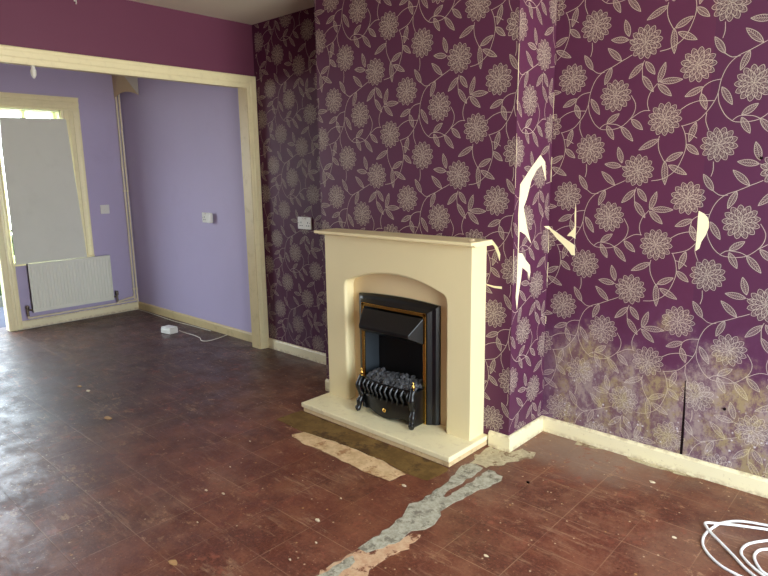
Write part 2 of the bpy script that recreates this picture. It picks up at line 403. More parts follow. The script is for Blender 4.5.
fn_r = lambda u, z, o: st(u, 0*u+DR-o, z)
fn_l = lambda u, z, o: st(u, 0*u+DL-o, z)
BH = .08
TR1 = [(0.2261, 1.4286), (0.1402, 1.3683), (0.0456, 1.2954), (0.0391, 1.2016), (0.0353, 1.1559), (0.0404, 1.077), (0.0613, 1.0772), (0.1057, 1.0589), (0.1608, 1.0129), (0.122, 1.0846), (0.0947, 1.1523), (0.0807, 1.187), (0.1088, 1.2279), (0.1467, 1.3111), (0.1931, 1.3587), (0.242, 1.3833), (0.2865, 1.3084), (0.2739, 1.3961)]
TR2 = [(0.0456, 0.9796), (0.0819, 0.9724), (0.1128, 0.9388), (0.1568, 0.9069), (0.1648, 0.8715), (0.152, 0.8427), (0.1395, 0.8748), (0.0857, 0.9045), (0.0765, 0.8532), (0.0567, 0.7728), (0.0455, 0.706), (0.0321, 0.769), (0.0383, 0.8431), (0.0404, 0.941)]
TR3 = [(0.2857, 1.0857), (0.3366, 1.0828), (0.3366, 1.0662), (0.308, 1.0752)]
TR2b = [(.0404, 1.08), (.05, 1.077), (.0456, .9790), (.0404, .941)]
TW1 = [(0.1364, 1.2001), (0.1401, 1.1667), (0.1432, 1.0802), (0.1427, 1.0272), (0.1221, 1.0387), (0.0986, 1.0397), (0.111, 1.0542), (0.1282, 1.0722), (0.1366, 1.0896), (0.1331, 1.1425)]
TW2 = [(0.0005, 1.0828), (0.016, 1.0698), (0.0441, 1.0539), (0.0888, 1.0258), (0.1411, 0.9964), (0.1445, 0.9456), (0.1253, 0.9475), (0.1119, 0.9657), (0.0779, 0.9979), (0.0476, 1.0213), (0.0167, 1.0544), (0.0015, 1.0675)]
TW3 = [(0.6842, 1.1797), (0.7052, 1.1695), (0.7201, 1.1546), (0.727, 1.1353), (0.7276, 1.1094), (0.7181, 1.0782), (0.7043, 1.0506), (0.6984, 1.0217), (0.6848, 1.0095), (0.6841, 1.018), (0.6843, 1.0715), (0.6833, 1.1464)]
TC1 = [(-0.1221, 1.0365), (-0.1104, 1.0325), (-0.0839, 1.0045), (-0.0689, 0.971), (-0.0719, 0.9389), (-0.0831, 0.9699), (-0.1043, 1.0082), (-0.1302, 1.0236)]
TC2 = [(-0.1433, 0.8213), (-0.0998, 0.8166), (-0.0563, 0.8183), (-0.056, 0.8067), (-0.0996, 0.8073), (-0.1392, 0.8149)]
def crack(u, zs, w):  # thin pale slivers: corner paper gaps with their glints painted in
    return [(u+(random.random()-.5)*.001, z) for z in zs] + [(u+w*(.5+random.random()), z) for z in zs[::-1]]
crack_glints = [(fn_ret, crack(.0015, list(np.linspace(a, b, 6)), .0022), 3, .0008) for a, b in ((1.28, 1.52), (1.62, 1.9), (.84, 1.0))]
crack_glints += [(fn_r, crack(.001, list(np.linspace(a, b, 6)), .0026), 3, .0008) for a, b in ((1.3, 1.42), (.95, 1.05), (.80, .9), (1.6, 1.72), (.58, .62))]
wallpapered('wall_chimney', 'none', [(XL, 0, 0, DR+.25, 0, H)],
    [(fn_ch, XL, 0, BH, H, -.734, -.011), (fn_ret, 0, DR, BH, H, -.734, -.011), (fn_lret, 0, DL, BH, H, .1, .1)],
    [(fn_ret, TR1, 3, .0012), (fn_ret, TR2, 3, .0012), (fn_ret, TR2b, 3, .0012), (fn_ret, TR3, 3, .0012), (fn_ch, TC1, 3, .0012), (fn_ch, TC2, 3, .0012)] + crack_glints[:3])
slit = [(.686, .43), (.689, .43), (.694, .34), (.698, .24), (.700, .15), (.700, BH), (.689, BH), (.688, .2), (.688, .3)]
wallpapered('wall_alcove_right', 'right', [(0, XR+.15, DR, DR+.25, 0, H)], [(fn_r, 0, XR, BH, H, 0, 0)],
    [(fn_r, TW1, 3, .0012), (fn_r, TW2, 3, .0012), (fn_r, TW3, 3, .0012), (fn_r, slit, 4, .0010)] + crack_glints[3:])
wallpapered('wall_alcove_left', 'left', [(XB, XL, DL, DL+.25, 0, H)], [(fn_l, XB+.02, XL, BH, H, -2.32, .188)])

# ------------------------------------------------------------------ room shell
def slab(name, mat, *boxes, bevel=0.):
    m = MB()
    for b in boxes: m.box(*b)
    return struct(m.build(name, mat, bevel=bevel))
# floor with the bared patches in it
def rough_outline(pts, amp=.006, step=.025):
    out = []
    for i in range(len(pts)):
        a, b = Vector(pts[i]), Vector(pts[(i+1) % len(pts)]); n = max(1, int((b-a).length/step))
        for k in range(n):
            p = a.lerp(b, k/n); out.append((p.x+random.uniform(-amp, amp), p.y+random.uniform(-amp, amp)))
    return out
OLIVE = [(-1.18, -.335), (-.115, -.335), (-.099, -.365), (-.116, -.4915), (-.2392, -.5045), (-.4265, -.4786), (-.9437, -.519), (-1.19, -.505)]
BEIGE = [(-0.962, -0.5842), (-0.9365, -0.5129), (-0.7157, -0.4861), (-0.3989, -0.4836), (-0.2328, -0.512), (-0.2387, -0.602), (-0.3806, -0.6138), (-0.4761, -0.6107), (-0.709, -0.6026), (-0.8377, -0.6082)]
GREY = [(-0.0814, -0.2555), (-0.0664, -0.2193), (0.0002, -0.2306), (0.0091, -0.2587), (0.0087, -0.5152), (0.0147, -0.5482), (0.0345, -0.5498), (0.0341, -0.2237), (0.1179, -0.2382), (0.1288, -0.2707), (0.0967, -0.4579), (0.0839, -0.5799), (0.083, -0.6509), (0.1196, -0.7669), (0.0781, -0.8343), (0.0873, -0.8868), (0.0592, -1.0121), (0.0446, -1.0525), (0.0034, -1.0471), (-0.0072, -0.999), (0.002, -0.9314), (-0.0216, -0.7592), (-0.0479, -0.6947), (-0.0353, -0.6291), (-0.0453, -0.4425)]
TAN = [(0.0108, -1.0346), (0.0475, -1.0454), (0.0621, -1.0052), (0.0902, -0.8802), (0.1129, -0.8231), (0.1328, -0.9283), (0.1165, -1.1164), (0.1283, -1.1459), (.13, -1.40), (-.05, -1.42), (0.0093, -1.2418), (-0.0137, -1.1966), (0.004, -1.1018)]
TAN2 = [(.02, -1.10), (.06, -1.14), (.05, -1.23), (.07, -1.40), (-.03, -1.41), (.012, -1.24), (0., -1.18)]
RUB = [(-0.1, -0.02), (-.09, -.14), (-0.0696, -0.2271), (0.011, -0.2069), (0.0605, -0.1279), (.12, .02), (.10, .06), (0.0336, 0.0566), (.02, -.016), (-.05, -.016)]
m = MB().box(-4.83, XR+.15, YN-.15, DL+.25, -.12, 0)
ST1 = [(.21, .322), (.21, .285), (.30, .30), (.36, .322)]
ST2 = [(.46, .322), (.48, .30), (.60, .292), (.74, .30), (.80, .322)]
for pts, mi, z, amp in ((ST1, 5, .0007, .005), (ST2, 5, .0007, .005), (OLIVE, 1, .0009, .004), (BEIGE, 2, .0014, .005), (RUB, 5, .0008, .014), (TAN, 4, .0010, .011), (GREY, 3, .0016, .007), (TAN2, 3, .0018, .009)):
    p = rough_outline(pts, amp); m.prism(p, 2, -.002, z, mi)
struct(m.build('floor', [M['floor'], M['olive'], M['beigestrip'], M['grey'], M['tan'], M['rubble']]))
slab('ceiling', M['ceil'], (-4.83, XR+.15, YN-.15, DL+.25, H, H+.1))
# wall over the wide opening, its end piers and casing
OZ, OYL = 1.985, -3.2              # clear height; far (unseen) end of the opening
slab('wall_opening', M['beamwall'], (XB-.1, XB, YN, DL+.1, 2.02, H), (XB-.1, XB, .302, DL+.1, 0, 2.02), (XB-.1, XB, YN, OYL-.04, 0, 2.02))
slab('wall_rear', M['plainwall'], (-4.83, XR+.15, YN-.15, YN, 0, H))
WY0, WY1, WZ0, WZ1 = -2.35, -.12, .03, 2.22
slab('wall_right', M['plainwall'], (XR, XR+.15, YN, WY0, 0, H), (XR, XR+.15, WY1, DR+.1, 0, H), (XR, XR+.15, WY0, WY1, 0, WZ0), (XR, XR+.15, WY0, WY1, WZ1, H))
slab('wall_lilac_right', M['lilac'], (XF-.2, XB-.1, DW, DW+.2, 0, H), (XB-.1, XB-.1005, .302, DW, 0, H))
VY0, VY1, VZ0, VZ1 = -.765, -.21, .60, 1.955     # window opening
EY0, EY1, EZ1 = -2.05, -.86, 2.0                 # garden doorway
slab('wall_lilac_back', M['lilac'], (XF-.2, XF, VY1, DW, 0, H), (XF-.2, XF, VY0, VY1, 0, VZ0), (XF-.2, XF, VY0, VY1, VZ1, H), (XF-.1, XF, EY1+.02, VY0, 0, H),
     (XF-.2, XF, EY0, EY1+.02, EZ1, H), (XF-.2, XF, YN, EY0, 0, H))
# casing of the opening: moulded architrave, then the jamb lining
def architrave(name, mat, path, w, t, face_x, sgn=1, steps=None):
    pass
cs = MB()
prof = [(0, 0), (0, .008), (.012, .012), (.03, .013), (.036, .018), (.06, .019), (.068, .022), (.082, .022), (.088, .016), (.088, 0)]  # (across from inner edge, out)
yi = .272                          # inner edge of the post
def sect(across_fn, a, b, ax):
    pts = [across_fn(c, o) for c, o in prof]
    cs.prism(pts, ax, a, b)
sect(lambda c, o: (XB+o, yi+c*.86+.004), 0, 2.06, 2)            # right post
sect(lambda c, o: (XB+o, OZ-.012+c), OYL-.1, .339, 1)       # head
sect(lambda c, o: (XB+o, OYL-.004-c), 0, 2.06, 2)
struct(cs.build('trim_1', M['cream'], bevel=.0015))
slab('trim_2', M['jamb'], (XB-.101, XB+.006, yi, .302, 0, 2.02), (XB-.115, XB+.006, OYL-.04, yi, OZ, 2.02), (XB-.115, XB+.006, OYL-.04, OYL, 0, OZ))
# baseboards
def board(name, p0, p1, n, h=.08, t=.016, mat='base'):
    """p0 -> p1 along the wall face, n = into the room"""
    p0, p1, n = Vector((*p0, 0)), Vector((*p1, 0)), Vector((*n, 0)); mb = MB()
    pr = [(0, 0), (t, 0), (t, h-.012), (t*.6, h-.003), (t*.3, h), (0, h)]
    v = []
    for p in (p0, p1): v += [p+n*a+Vector((0, 0, b)) for a, b in pr]
    k = len(pr)
    mb.add(v, [tuple(range(k))[::-1], tuple(range(k, 2*k))]+[(i, (i+1) % k, k+(i+1) % k, k+i) for i in range(k)])
    return struct(mb.build(name, M[mat]))
board('baseboard_alcove_right', (0, DR), (XR, DR), (0, -1))
board('baseboard_chimney_side', (0, -.016), (0, DR), (1, 0))
board('baseboard_chimney_front', (-.106, 0), (0, 0), (0, -1))
board('baseboard_chimney_left', (XL, 0), (-1.185, 0), (0, -1), .075)
board('baseboard_alcove_left', (XB+.02, DL), (XL, DL), (0, -1))
board('baseboard_lilac_right', (XF, DW), (XB-.115, DW), (0, -1), .075, mat='jamb')
board('baseboard_lilac_back', (XF, -.80), (XF, DW), (1, 0), .075)
board('baseboard_right', (XR, YN), (XR, DR), (-1, 0))

# ------------------------------------------------------------------ window in the lilac room, doorway beside it, window behind the viewer
w1 = MB(); fx0, fx1 = XF-.13, XF-.08
for b in ((VY0, VY0+.04, VZ0, VZ1), (VY1-.04, VY1, VZ0, VZ1), (-.51, -.475, VZ0, VZ1), (VY0, VY1, VZ0, VZ0+.06), (VY0, VY1, VZ1-.02, VZ1)):
    w1.box(fx0, fx1, b[0], b[1], b[2], b[3])
win = struct(w1.build('window_1', M['winframe'], bevel=.004), 'white framed window behind the leaning white board')
MB().box(XF-.108, XF-.102, VY0+.04, -.49, VZ0+.05, VZ1-.015).build('pane', M['glass'], win)
MB().box(XF-.108, XF-.102, -.49, VY1-.04, VZ0+.05, VZ1-.015).build('pane', M['glass'], win)
arc = MB(); ap = [(0, 0), (0, .014), (.02, .018), (.03, .012), (.06, .014), (.068, .020), (.10, .020), (.11, .013), (.13, .016), (.145, .022), (.163, .022), (.165, 0)]
arc.prism([(XF+o, VY1+c) for c, o in ap], 2, VZ0+.012, VZ1-.0005)
arc.prism([(XF+o, VZ1+c*.75) for c, o in ap], 1, -.80, -.045)
lp = [(0, 0), (0, .022), (.018, .026), (.026, .016), (.04, .018), (.05, .024), (.062, .02), (.062, 0)]
arc.prism([(XF+o, -.802+c) for c, o in lp], 2, 0, VZ1)
struct(arc.build('trim_3', M['cream'], bevel=.001))
slab('trim_4', M['cream'], (XF-.2, XF+.03, VY0, VY1+.165, VZ0-.022, VZ0+.012), bevel=.004)
slab('trim_5', M['winframe'], (XF-.19, XF, VY0-.001, VY0+.012, VZ0+.012, VZ1), (XF-.19, XF, VY1-.012, VY1+.001, VZ0+.012, VZ1), (XF-.19, XF, VY0, VY1, VZ1-.012, VZ1+.001))
slab('door_1', M['cream'], (XF-.07, XF+.02, EY1+.01, -.802, 0, EZ1), (XF-.2, XF+.02, EY0-.06, EY0, 0, EZ1+.06), (XF-.2, XF+.02, EY0, EY1, EZ1, EZ1+.06), bevel=.004)
w2 = MB()
for y0, y1, z0, z1 in ((WY0, WY0+.06, WZ0, WZ1), (WY1-.06, WY1, WZ0, WZ1), ((WY0+WY1)/2-.03, (WY0+WY1)/2+.03, WZ0, WZ1), (WY0, WY1, WZ0, WZ0+.06), (WY0, WY1, WZ1-.06, WZ1)):
    w2.box(XR+.05, XR+.11, y0, y1, z0, z1)
struct(w2.build('window_2', M['winframe'], bevel=.004), 'window on the side wall that lights the front room')
# garden beyond the doorway
slab('ground', M['paving'], (-11, XF-.2, -8, 5, -.12, -.01))
slab('trim_6', M['kerb'], (-6.0, -5.92, -8, 5, -.01, .10))
hb = bmesh.new(); bmesh.ops.create_grid(hb, x_segments=90, y_segments=16, size=.5)
for v in hb.verts:
    y = v.co.x*12-1.5; a = (v.co.y+.5)*PI
    r = 1+.16*math.sin(y*7.3)*math.sin(a*3+1)+random.uniform(-.10, .10)
    v.co = (-6.5-.42*math.cos(a)*-1*r, y, max(-.01, .62*math.sin(a)**.6*r-.01) if 0 < a < PI else -.01)
lf = random.Random(3); hb.verts.ensure_lookup_table(); base = [v.co.copy() for v in hb.verts if v.co.z > .02]
for _ in range(9000):
    c = lf.choice(base)+Vector((lf.uniform(-.05, .09), lf.uniform(-.07, .07), lf.uniform(-.05, .06))); u = Vector((lf.gauss(0, 1), lf.gauss(0, 1), lf.gauss(0, 1))).normalized(); w = u.orthogonal().normalized()
    hb.faces.new([hb.verts.new(c+u*.035), hb.verts.new(c+w*.014), hb.verts.new(c-u*.035), hb.verts.new(c-w*.014)])
hm = D.meshes.new('hedge'); hb.to_mesh(hm); hb.free(); hm.materials.append(M['hedge'])
ho = D.objects.new('hedge', hm); COL.objects.link(ho)
tag(ho, 'low green hedge glimpsed outside past the doorway at the far left', 'hedge')

# ------------------------------------------------------------------ fireplace
HX0, HX1, HY = -1.176, -.1135, -.334
he = thing('hearth', 'low cream stone hearth slab projecting in front of the fireplace', 'hearth', (-.645, HY/2, 0))
MB().box(HX0, HX1, HY, 0, .026, .052).build('top_slab', M['hearth'], he, bevel=.004)
rz = MB().box(HX0+.018, HX1-.002, HY+.003, -.001, .002, .0255).build('riser', M['riser'], he, bevel=.0015)
rz['label'] = 'chipped tan edge under the slab'
SX0, SX1, SY, SZ1 = -1.1585, -.145, -.124, 1.012
AX0, AX1, SPR, APX = -1.013, -.281, .775, .842
fp = thing('fireplace_surround', 'cream stone fireplace surround with an arched opening on the purple papered chimney breast', 'fireplace', (-.645, -.06, .052))
# arched opening outline from right foot over the top to left foot
def arch(inset=0.):
    x0, x1 = AX0+inset, AX1-inset; r = .055; cx = (x0+x1)/2; hw = (x1-x0)/2
    pts = [(x1, .052), (x1, SPR-r)]
    # rounded shoulder, then a shallow crown
    def crown(x): return SPR-.004 + (APX-inset-SPR+.004)*(1-((x-cx)/(hw-r*.55))**2)
    xs = np.linspace(x1-r*.62, x0+r*.62, 25)
    z_s = crown(xs[0])
    for k in range(1, 7):
        t = k/7*PI/2; pts.append((x1-r*.62*(1-math.cos(t)), SPR-r+(z_s-SPR+r)*math.sin(t)))
    pts += [(x, crown(x)) for x in xs]
    for k in range(6, 0, -1):
        t = k/7*PI/2; pts.append((x0+r*.62*(1-math.cos(t)), SPR-r+(z_s-SPR+r)*math.sin(t)))
    pts += [(x0, SPR-r), (x0, .052)]
    return pts
PY = -.058
body = MB()
A0, A1 = arch(0), arch(.013)
n = len(A0)
outer = []
for i, (x, z) in enumerate(A0):                        # matching points round the outside
    if i < 2: outer.append((SX1, [.052, SPR-.055][i]))
    elif i >= n-2: outer.append((SX0, [SPR-.055, .052][i-(n-2)]))
    else:
        t = (i-2)/(n-5)
        L1 = SZ1-(SPR-.055); tot = 2*L1+(SX1-SX0); s = t*tot
        outer.append((SX1, SPR-.055+s) if s < L1 else ((SX1-(s-L1), SZ1) if s < L1+SX1-SX0 else (SX0, SZ1-(s-L1-SX1+SX0))))
# exact top corners
ia = min(range(2, n-2), key=lambda i: (outer[i][0]-SX1)**2+(outer[i][1]-SZ1)**2); outer[ia] = (SX1, SZ1)
ib = min(range(2, n-2), key=lambda i: (outer[i][0]-SX0)**2+(outer[i][1]-SZ1)**2); outer[ib] = (SX0, SZ1)
rings = [[(x, 0., z) for x, z in outer], [(x, SY, z) for x, z in outer], [(x, SY, z) for x, z in A0],
         [(x*.5+u*.5, SY+.003, z*.5+w*.5) for (x, z), (u, w) in zip(A0, A1)], [(x, SY+.012, z) for x, z in A1], [(x, PY, z) for x, z in A1], [(x, 0, z) for x, z in A1]]
v = [p for r in rings for p in r]
f = [(k*n+i, k*n+i+1, (k+1)*n+i+1, (k+1)*n+i) for k in range(len(rings)-1) for i in range(n-1)]
f += [(6*n+i, 6*n+i+1, i+1, i) for i in range(n-1)]
f += [tuple(k*n for k in range(7)), tuple(k*n+n-1 for k in range(7))[::-1]]
body.add(v, f)
body.build('body', M['stone'], fp)
FX0, FX1, FZ1 = -.942, -.372, .69
MB().box(AX0, -.872, PY, -.002, .052, .86).box(-.424, AX1, PY, -.002, .052, .86).box(-.872, -.424, PY, -.002, .64, .86).build('back_panel', M['stonepanel'], fp)
ms = MB()
ms.prism([(0, 1.012), (-.132, 1.012), (-.142, 1.014), (-.150, 1.019), (-.158, 1.0225), (-.1755, 1.0225), (-.1755, 1.034), (-.172, 1.038), (0, 1.038)], 0, -1.193, -.113)
ms.build('mantel_shelf', M['stone'], fp, bevel=.002)

# ------------------------------------------------------------------ electric fire
ef = thing('electric_fire', 'black electric fire with brass trim and coal-effect bed in the cream surround', 'electric fire', (-.65, -.1, .052))
def ring_frame(mb, path_a, path_b, mi=0):
    n = len(path_a); v = path_a+path_b
    mb.add(v, [(i, i+1, n+i+1, n+i) for i in range(n-1)], mi)
def fpath(x0, x1, ztop, y, rise, zb=.053):
    cx = (x0+x1)/2; pts = [(x1, y, zb), (x1, y, ztop)]
    for k in range(1, 16):
        x = x1+(x0-x1)*k/16; pts.append((x, y, ztop+rise*(1-((x-cx)/((x1-x0)/2))**2)))
    pts += [(x0, y, ztop), (x0, y, zb)]
    return pts
fr = MB()
lays = [fpath(FX0, FX1, FZ1, PY-.001, .014), fpath(FX0, FX1, FZ1, PY-.012, .014), fpath(FX0+.012, FX1-.012, FZ1-.011, PY-.026, .013), fpath(FX0+.03, FX1-.03, FZ1-.024, PY-.035, .009),
        fpath(FX0+.048, FX1-.048, FZ1-.037, PY-.052, .003), fpath(FX0+.058, FX1-.058, FZ1-.041, PY-.052, 0.), fpath(FX0+.058, FX1-.058, FZ1-.041, PY+.0, 0.)]
for a, b in zip(lays, lays[1:]): ring_frame(fr, a, b)
fr.build('outer_frame', M['black'], ef, smooth=True)
bt = MB(); BX0, BX1, BZ = FX0+.056, FX1-.056, FZ1-.0395
for (x0, x1, z0, z1) in ((BX0, BX0+.018, .053, BZ), (BX1-.018, BX1, .053, BZ), (BX0, BX1, BZ-.018, BZ)):
    bt.box(x0, x1, PY-.056, PY-.045, z0, z1)
bt.build('brass_trim', M['brass'], ef, bevel=.002)
IX0, IX1, IZ = BX0+.018, BX1-.018, BZ-.018
fb = MB()
fb.add([(IX0, PY-.045, .053), (IX0, PY-.045, IZ), (IX0+.012, -.006, IZ), (IX0+.012, -.006, .053)], [(0, 1, 2, 3)], 1)
fb.add([(IX1, PY-.045, .053), (IX1, PY-.045, IZ), (IX1-.03, -.006, IZ), (IX1-.03, -.006, .053)], [(0, 1, 2, 3)], 1)
fb.box(IX0+.011, IX1-.028, -.006, -.003, .053, IZ, 0)
fb.add([(IX0, PY-.045, IZ), (IX1, PY-.045, IZ), (IX1-.03, -.006, IZ), (IX0+.012, -.006, IZ)], [(0, 1, 2, 3)], 0)
fb.build('firebox', [M['blackmatt'], M['greyside']], ef)
hd = MB()
y0, y1 = PY-.058, -.200
hv = [(IX0, y0, .624), (IX1+.006, y0, .624), (IX0, y0, .487), (IX1+.006, y0, .487), (IX0+.045, y1, .545), (IX1-.026, y1, .545), (IX0+.045, y1+.002, .528), (IX1-.026, y1+.002, .528)]
hd.add(hv, [(0, 1, 5, 4), (4, 5, 7, 6), (0, 4, 6, 2), (1, 3, 7, 5), (2, 6, 7, 3), (0, 2, 3, 1)])
hd.build('hood', M['black'], ef, bevel=.003)
# fret: bowed front with S bars, apron, scroll legs
gx0, gx1, gy = -.822, -.452, -.182
ft = MB()
def bow(x): return gy-.022*(1-((x-(gx0+gx1)/2)/((gx1-gx0)/2))**2)
nb = 24
for (z0, z1, t) in ((.236, .250, .010), (.150, .166, .012)):       # top and lower rail
    v = []; 
    for i in range(nb+1):
        x = gx0+(gx1-gx0)*i/nb; y = bow(x); v += [(x, y, z0), (x, y+t, z0), (x, y+t, z1), (x, y, z1)]
    f = [(i*4+k, i*4+(k+1) % 4, i*4+4+(k+1) % 4, i*4+4+k) for i in range(nb) for k in range(4)]+[(0, 1, 2, 3), (nb*4+3, nb*4+2, nb*4+1, nb*4)]
    ft.add(v, f)
ft.box(gx0-.002, gx0+.008, gy, PY-.046, .075, .240); ft.box(gx1-.008, gx1+.006, gy, PY-.046, .055, .240)
fret = ft.build('fret', M['black'], ef, bevel=.0015)
ap = MB(); v = []
for i in range(nb+1):
    s = i/nb; x = gx0+(gx1-gx0)*s; y = bow(x)+.003
    zb = .074-.014*math.exp(-((s-.5)/.16)**2)+.010*math.exp(-((s-.18)/.08)**2)+.010*math.exp(-((s-.82)/.08)**2)
    v += [(x, y, zb), (x, y+.008, zb), (x, y+.008, .151), (x, y, .151)]
ap.add(v, [(i*4+k, i*4+(k+1) % 4, i*4+4+(k+1) % 4, i*4+4+k) for i in range(nb) for k in range(4)]+[(0, 1, 2, 3), (nb*4+3, nb*4+2, nb*4+1, nb*4)])
apr = ap.build('apron', M['black'], ef)
kb = MB().lathe([(.004, 0), (.004, .006), (.010, .010), (.012, .016), (.008, .021), (.002, .023)], ((gx0+gx1)/2+.01, bow(-.63)+.002, .113), (0, -1, 0))
k_ = kb.build('knob', M['brass'], apr, smooth=True); k_['label'] = 'small brass knob'
for i in range(10):
    x = gx0+.028+(gx1-gx0-.056)*i/9; y = bow(x)-.002
    pts = [(x, y+.006, .243), (x-.003, y-.002, .232), (x-.005, y-.010, .216), (x-.001, y-.008, .200), (x+.004, y-.003, .186), (x+.003, y-.002, .172), (x-.001, y+.002, .158)]
    MB().tube(smoothpath(pts, 4), [.006]*4+[.0078]*6+[.0072]*5+[.006]*4+[.0052]*6, 8).build('bar', M['black'], fret, smooth=True)
for x, s in ((gx0, -1), (gx1, 1)):
    pts = [(x, gy-.002, .252), (x+s*.002, gy-.014, .238), (x+s*.006, gy-.023, .214), (x+s*.005, gy-.023, .190), (x+s*.001, gy-.012, .165), (x, gy-.004, .148), (x+s*.003, gy-.010, .130), (x+s*.006, gy-.020, .108), (x+s*.006, gy-.022, .088), (x+s*.010, gy-.030, .072), (x+s*.016, gy-.038, .066)]
    P = smoothpath(pts, 4); lg = MB().tube(P, [.0185-.005*abs(math.sin(i*.35)) for i in range(len(P)-1)]+[.013], 10)
    lg.build('leg', M['black'], fret, smooth=True)
    fi = MB().lathe([(.007, 0), (.008, .004), (.004, .010), (.0045, .014), (.0085, .020), (.009, .026), (.005, .033), (.003, .038), (.0055, .043), (.004, .048), (.001, .052)], (x, gy-.002, .250))
    q = fi.build('finial', M['brass'], fret, smooth=True); q['label'] = 'small brass finial'
# coals, one part each
MB().add([(IX0, PY-.05, .235), (IX1, PY-.05, .235), (gx1-.01, gy+.012, .215), (gx0+.01, gy+.012, .215), (IX0+.02, -.02, .255), (IX1-.02, -.02, .255)], [(0, 1, 2, 3), (0, 1, 5, 4)]).build('coal_tray', M['blackmatt'], ef)
def coal_mesh(seed):
    r = random.Random(seed); bm = bmesh.new(); bmesh.ops.create_icosphere(bm, subdivisions=2, radius=1.)
    for v in bm.verts:
        d = v.co.normalized(); k = 1+.22*math.sin(d.x*5+seed)*math.sin(d.y*4+seed*2)+.12*math.sin(d.z*7+seed)+r.uniform(-.06, .06); v.co = d*k
    me = D.meshes.new('coal'); bm.to_mesh(me); bm.free(); me.materials.append(M['coal']); return me
CM = [coal_mesh(s) for s in range(5)]
for row, (y, z, nn) in enumerate(((-.172, .232, 11), (-.150, .244, 12), (-.125, .250, 12), (-.098, .255, 11), (-.068, .258, 10))):
    for i in range(nn):
        x = gx0+.022+(gx1-gx0-.044)*(i+.5*(row % 2)*.8)/(nn-.6)+random.uniform(-.006, .006)
        c = D.objects.new('coal', CM[(i+row) % 5]); COL.objects.link(c); c.parent = ef
        c.location = Vector((x, y+random.uniform(-.004, .004), z+random.uniform(-.006, .012)))-ef.location
        s = random.uniform(.015, .021); c.scale = (s*1.1, s, s*.85); c.rotation_euler = [random.uniform(0, 6) for _ in range(3)]

# ------------------------------------------------------------------ lilac room fittings
ra = thing('radiator', 'white ribbed panel radiator under the window on the lilac wall', 'radiator', (XF, -.285, .14))
pn = MB(); ry0, ry1, rz0, rz1 = -.652, .084, .146, .594
rib = 25; v = []; m_ = rib*6
for i in range(m_+1):
    ph = (i % 6)/6; o = .006*(.5-.5*math.cos(2*PI*ph)); y = ry0+.012+(ry1-ry0-.024)*i/m_
    v += [(XF+.062-.006+o, y, rz0+.03), (XF+.062-.006+o, y, rz1-.03)]
pn.add(v, [(2*i, 2*i+2, 2*i+3, 2*i+1) for i in range(m_)])
pn.box(XF+.032, XF+.0565, ry0, ry1, rz0, rz1)
pn.box(XF+.03, XF+.064, ry0, ry0+.012, rz0, rz1); pn.box(XF+.03, XF+.064, ry1-.012, ry1, rz0, rz1)
pn.box(XF+.05, XF+.063, ry0, ry1, rz0, rz0+.031); pn.box(XF+.05, XF+.063, ry0, ry1, rz1-.031, rz1)
pn.build('panel', M['rad'], ra, smooth=True)
for y in (ry0+.12, ry1-.12): MB().box(XF, XF+.032, y-.02, y+.02, rz0+.06, rz1-.06).build('bracket', M['rad'], ra, bevel=.002)
for y, s, h in ((ry0, -1, .0), (ry1, 1, .012)):
    vb = MB().tube([(XF+.045, y+s*.0, .172), (XF+.045, y+s*.040, .172)], .009)
    vb.tube([(XF+.045, y+s*.040, .118), (XF+.045, y+s*.040, .185)], .010)
    vb.lathe([(.013, 0), (.016, .004), (.016, .022+h), (.012, .030+h), (.003, .033+h)], (XF+.045, y+s*.040, .185))
    vv = vb.build('valve', M['chrome'], ra, smooth=True)
def pipe(pts, clips, label):
    o = MB().tube(smoothpath(pts, 5), .0095, 10).build('heating_pipe', M['pipe'], None, smooth=True)
    tag(o, label, 'pipe')
    for c in clips:
        MB().box(c[0]-.018, c[0]+.010, c[1]-.011, c[1]+.011, c[2]-.008, c[2]+.008).build('pipe_clip', M['pipe'], o, bevel=.002)
py1, py2 = .312, .341
pipe([(XF+.02, py1, 2.14), (XF+.02, py1, 1.2), (XF+.02, py1, .20), (XF+.02, py1, .155), (XF+.021, py1-.012, .136), (XF+.024, py1-.04, .132), (XF+.03, .22, .128), (XF+.042, .15, .118), (XF+.045, .126, .114)],
     [(XF+.02, py1, 1.21), (XF+.02, py1, .215)], 'left vertical cream pipe in the lilac corner, bending to the near radiator valve')
pipe([(XF+.02, py2, 2.14), (XF+.02, py2, 1.2), (XF+.02, py2, .16), (XF+.02, py2, .118), (XF+.021, py2-.014, .102), (XF+.024, py2-.05, .100), (XF+.03, .1, .098), (XF+.03, -.3, .098), (XF+.032, -.6, .098), (XF+.036, -.672, .098), (XF+.044, -.690, .104), (XF+.045, -.692, .118)],
     [(XF+.02, py2, 1.21), (XF+.02, py2, .215), (XF+.03, -.45, .098)], 'right vertical cream pipe in the lilac corner, running low to the far radiator valve')
# white board leaning over the window
wb = MB()
bq = [(-.742, .597), (-.128, .597), (-.146, 1.1), (-.176, 1.868), (-.186, 1.880), (-.715, 1.866), (-.728, 1.64)]
def bx(z): return -4.566-.0215*(z-.597)/1.28
k = len(bq); v = [(bx(z), y, z) for y, z in bq]+[(bx(z)-.0055, y, z) for y, z in bq]
wb.add(v, [tuple(range(k)), tuple(range(k, 2*k))[::-1]]+[(i, (i+1) % k, k+(i+1) % k, k+i) for i in range(k)])
tag(wb.build('white_board', M['board']), 'tall plain white board propped over the window, standing on the radiator top', 'board')
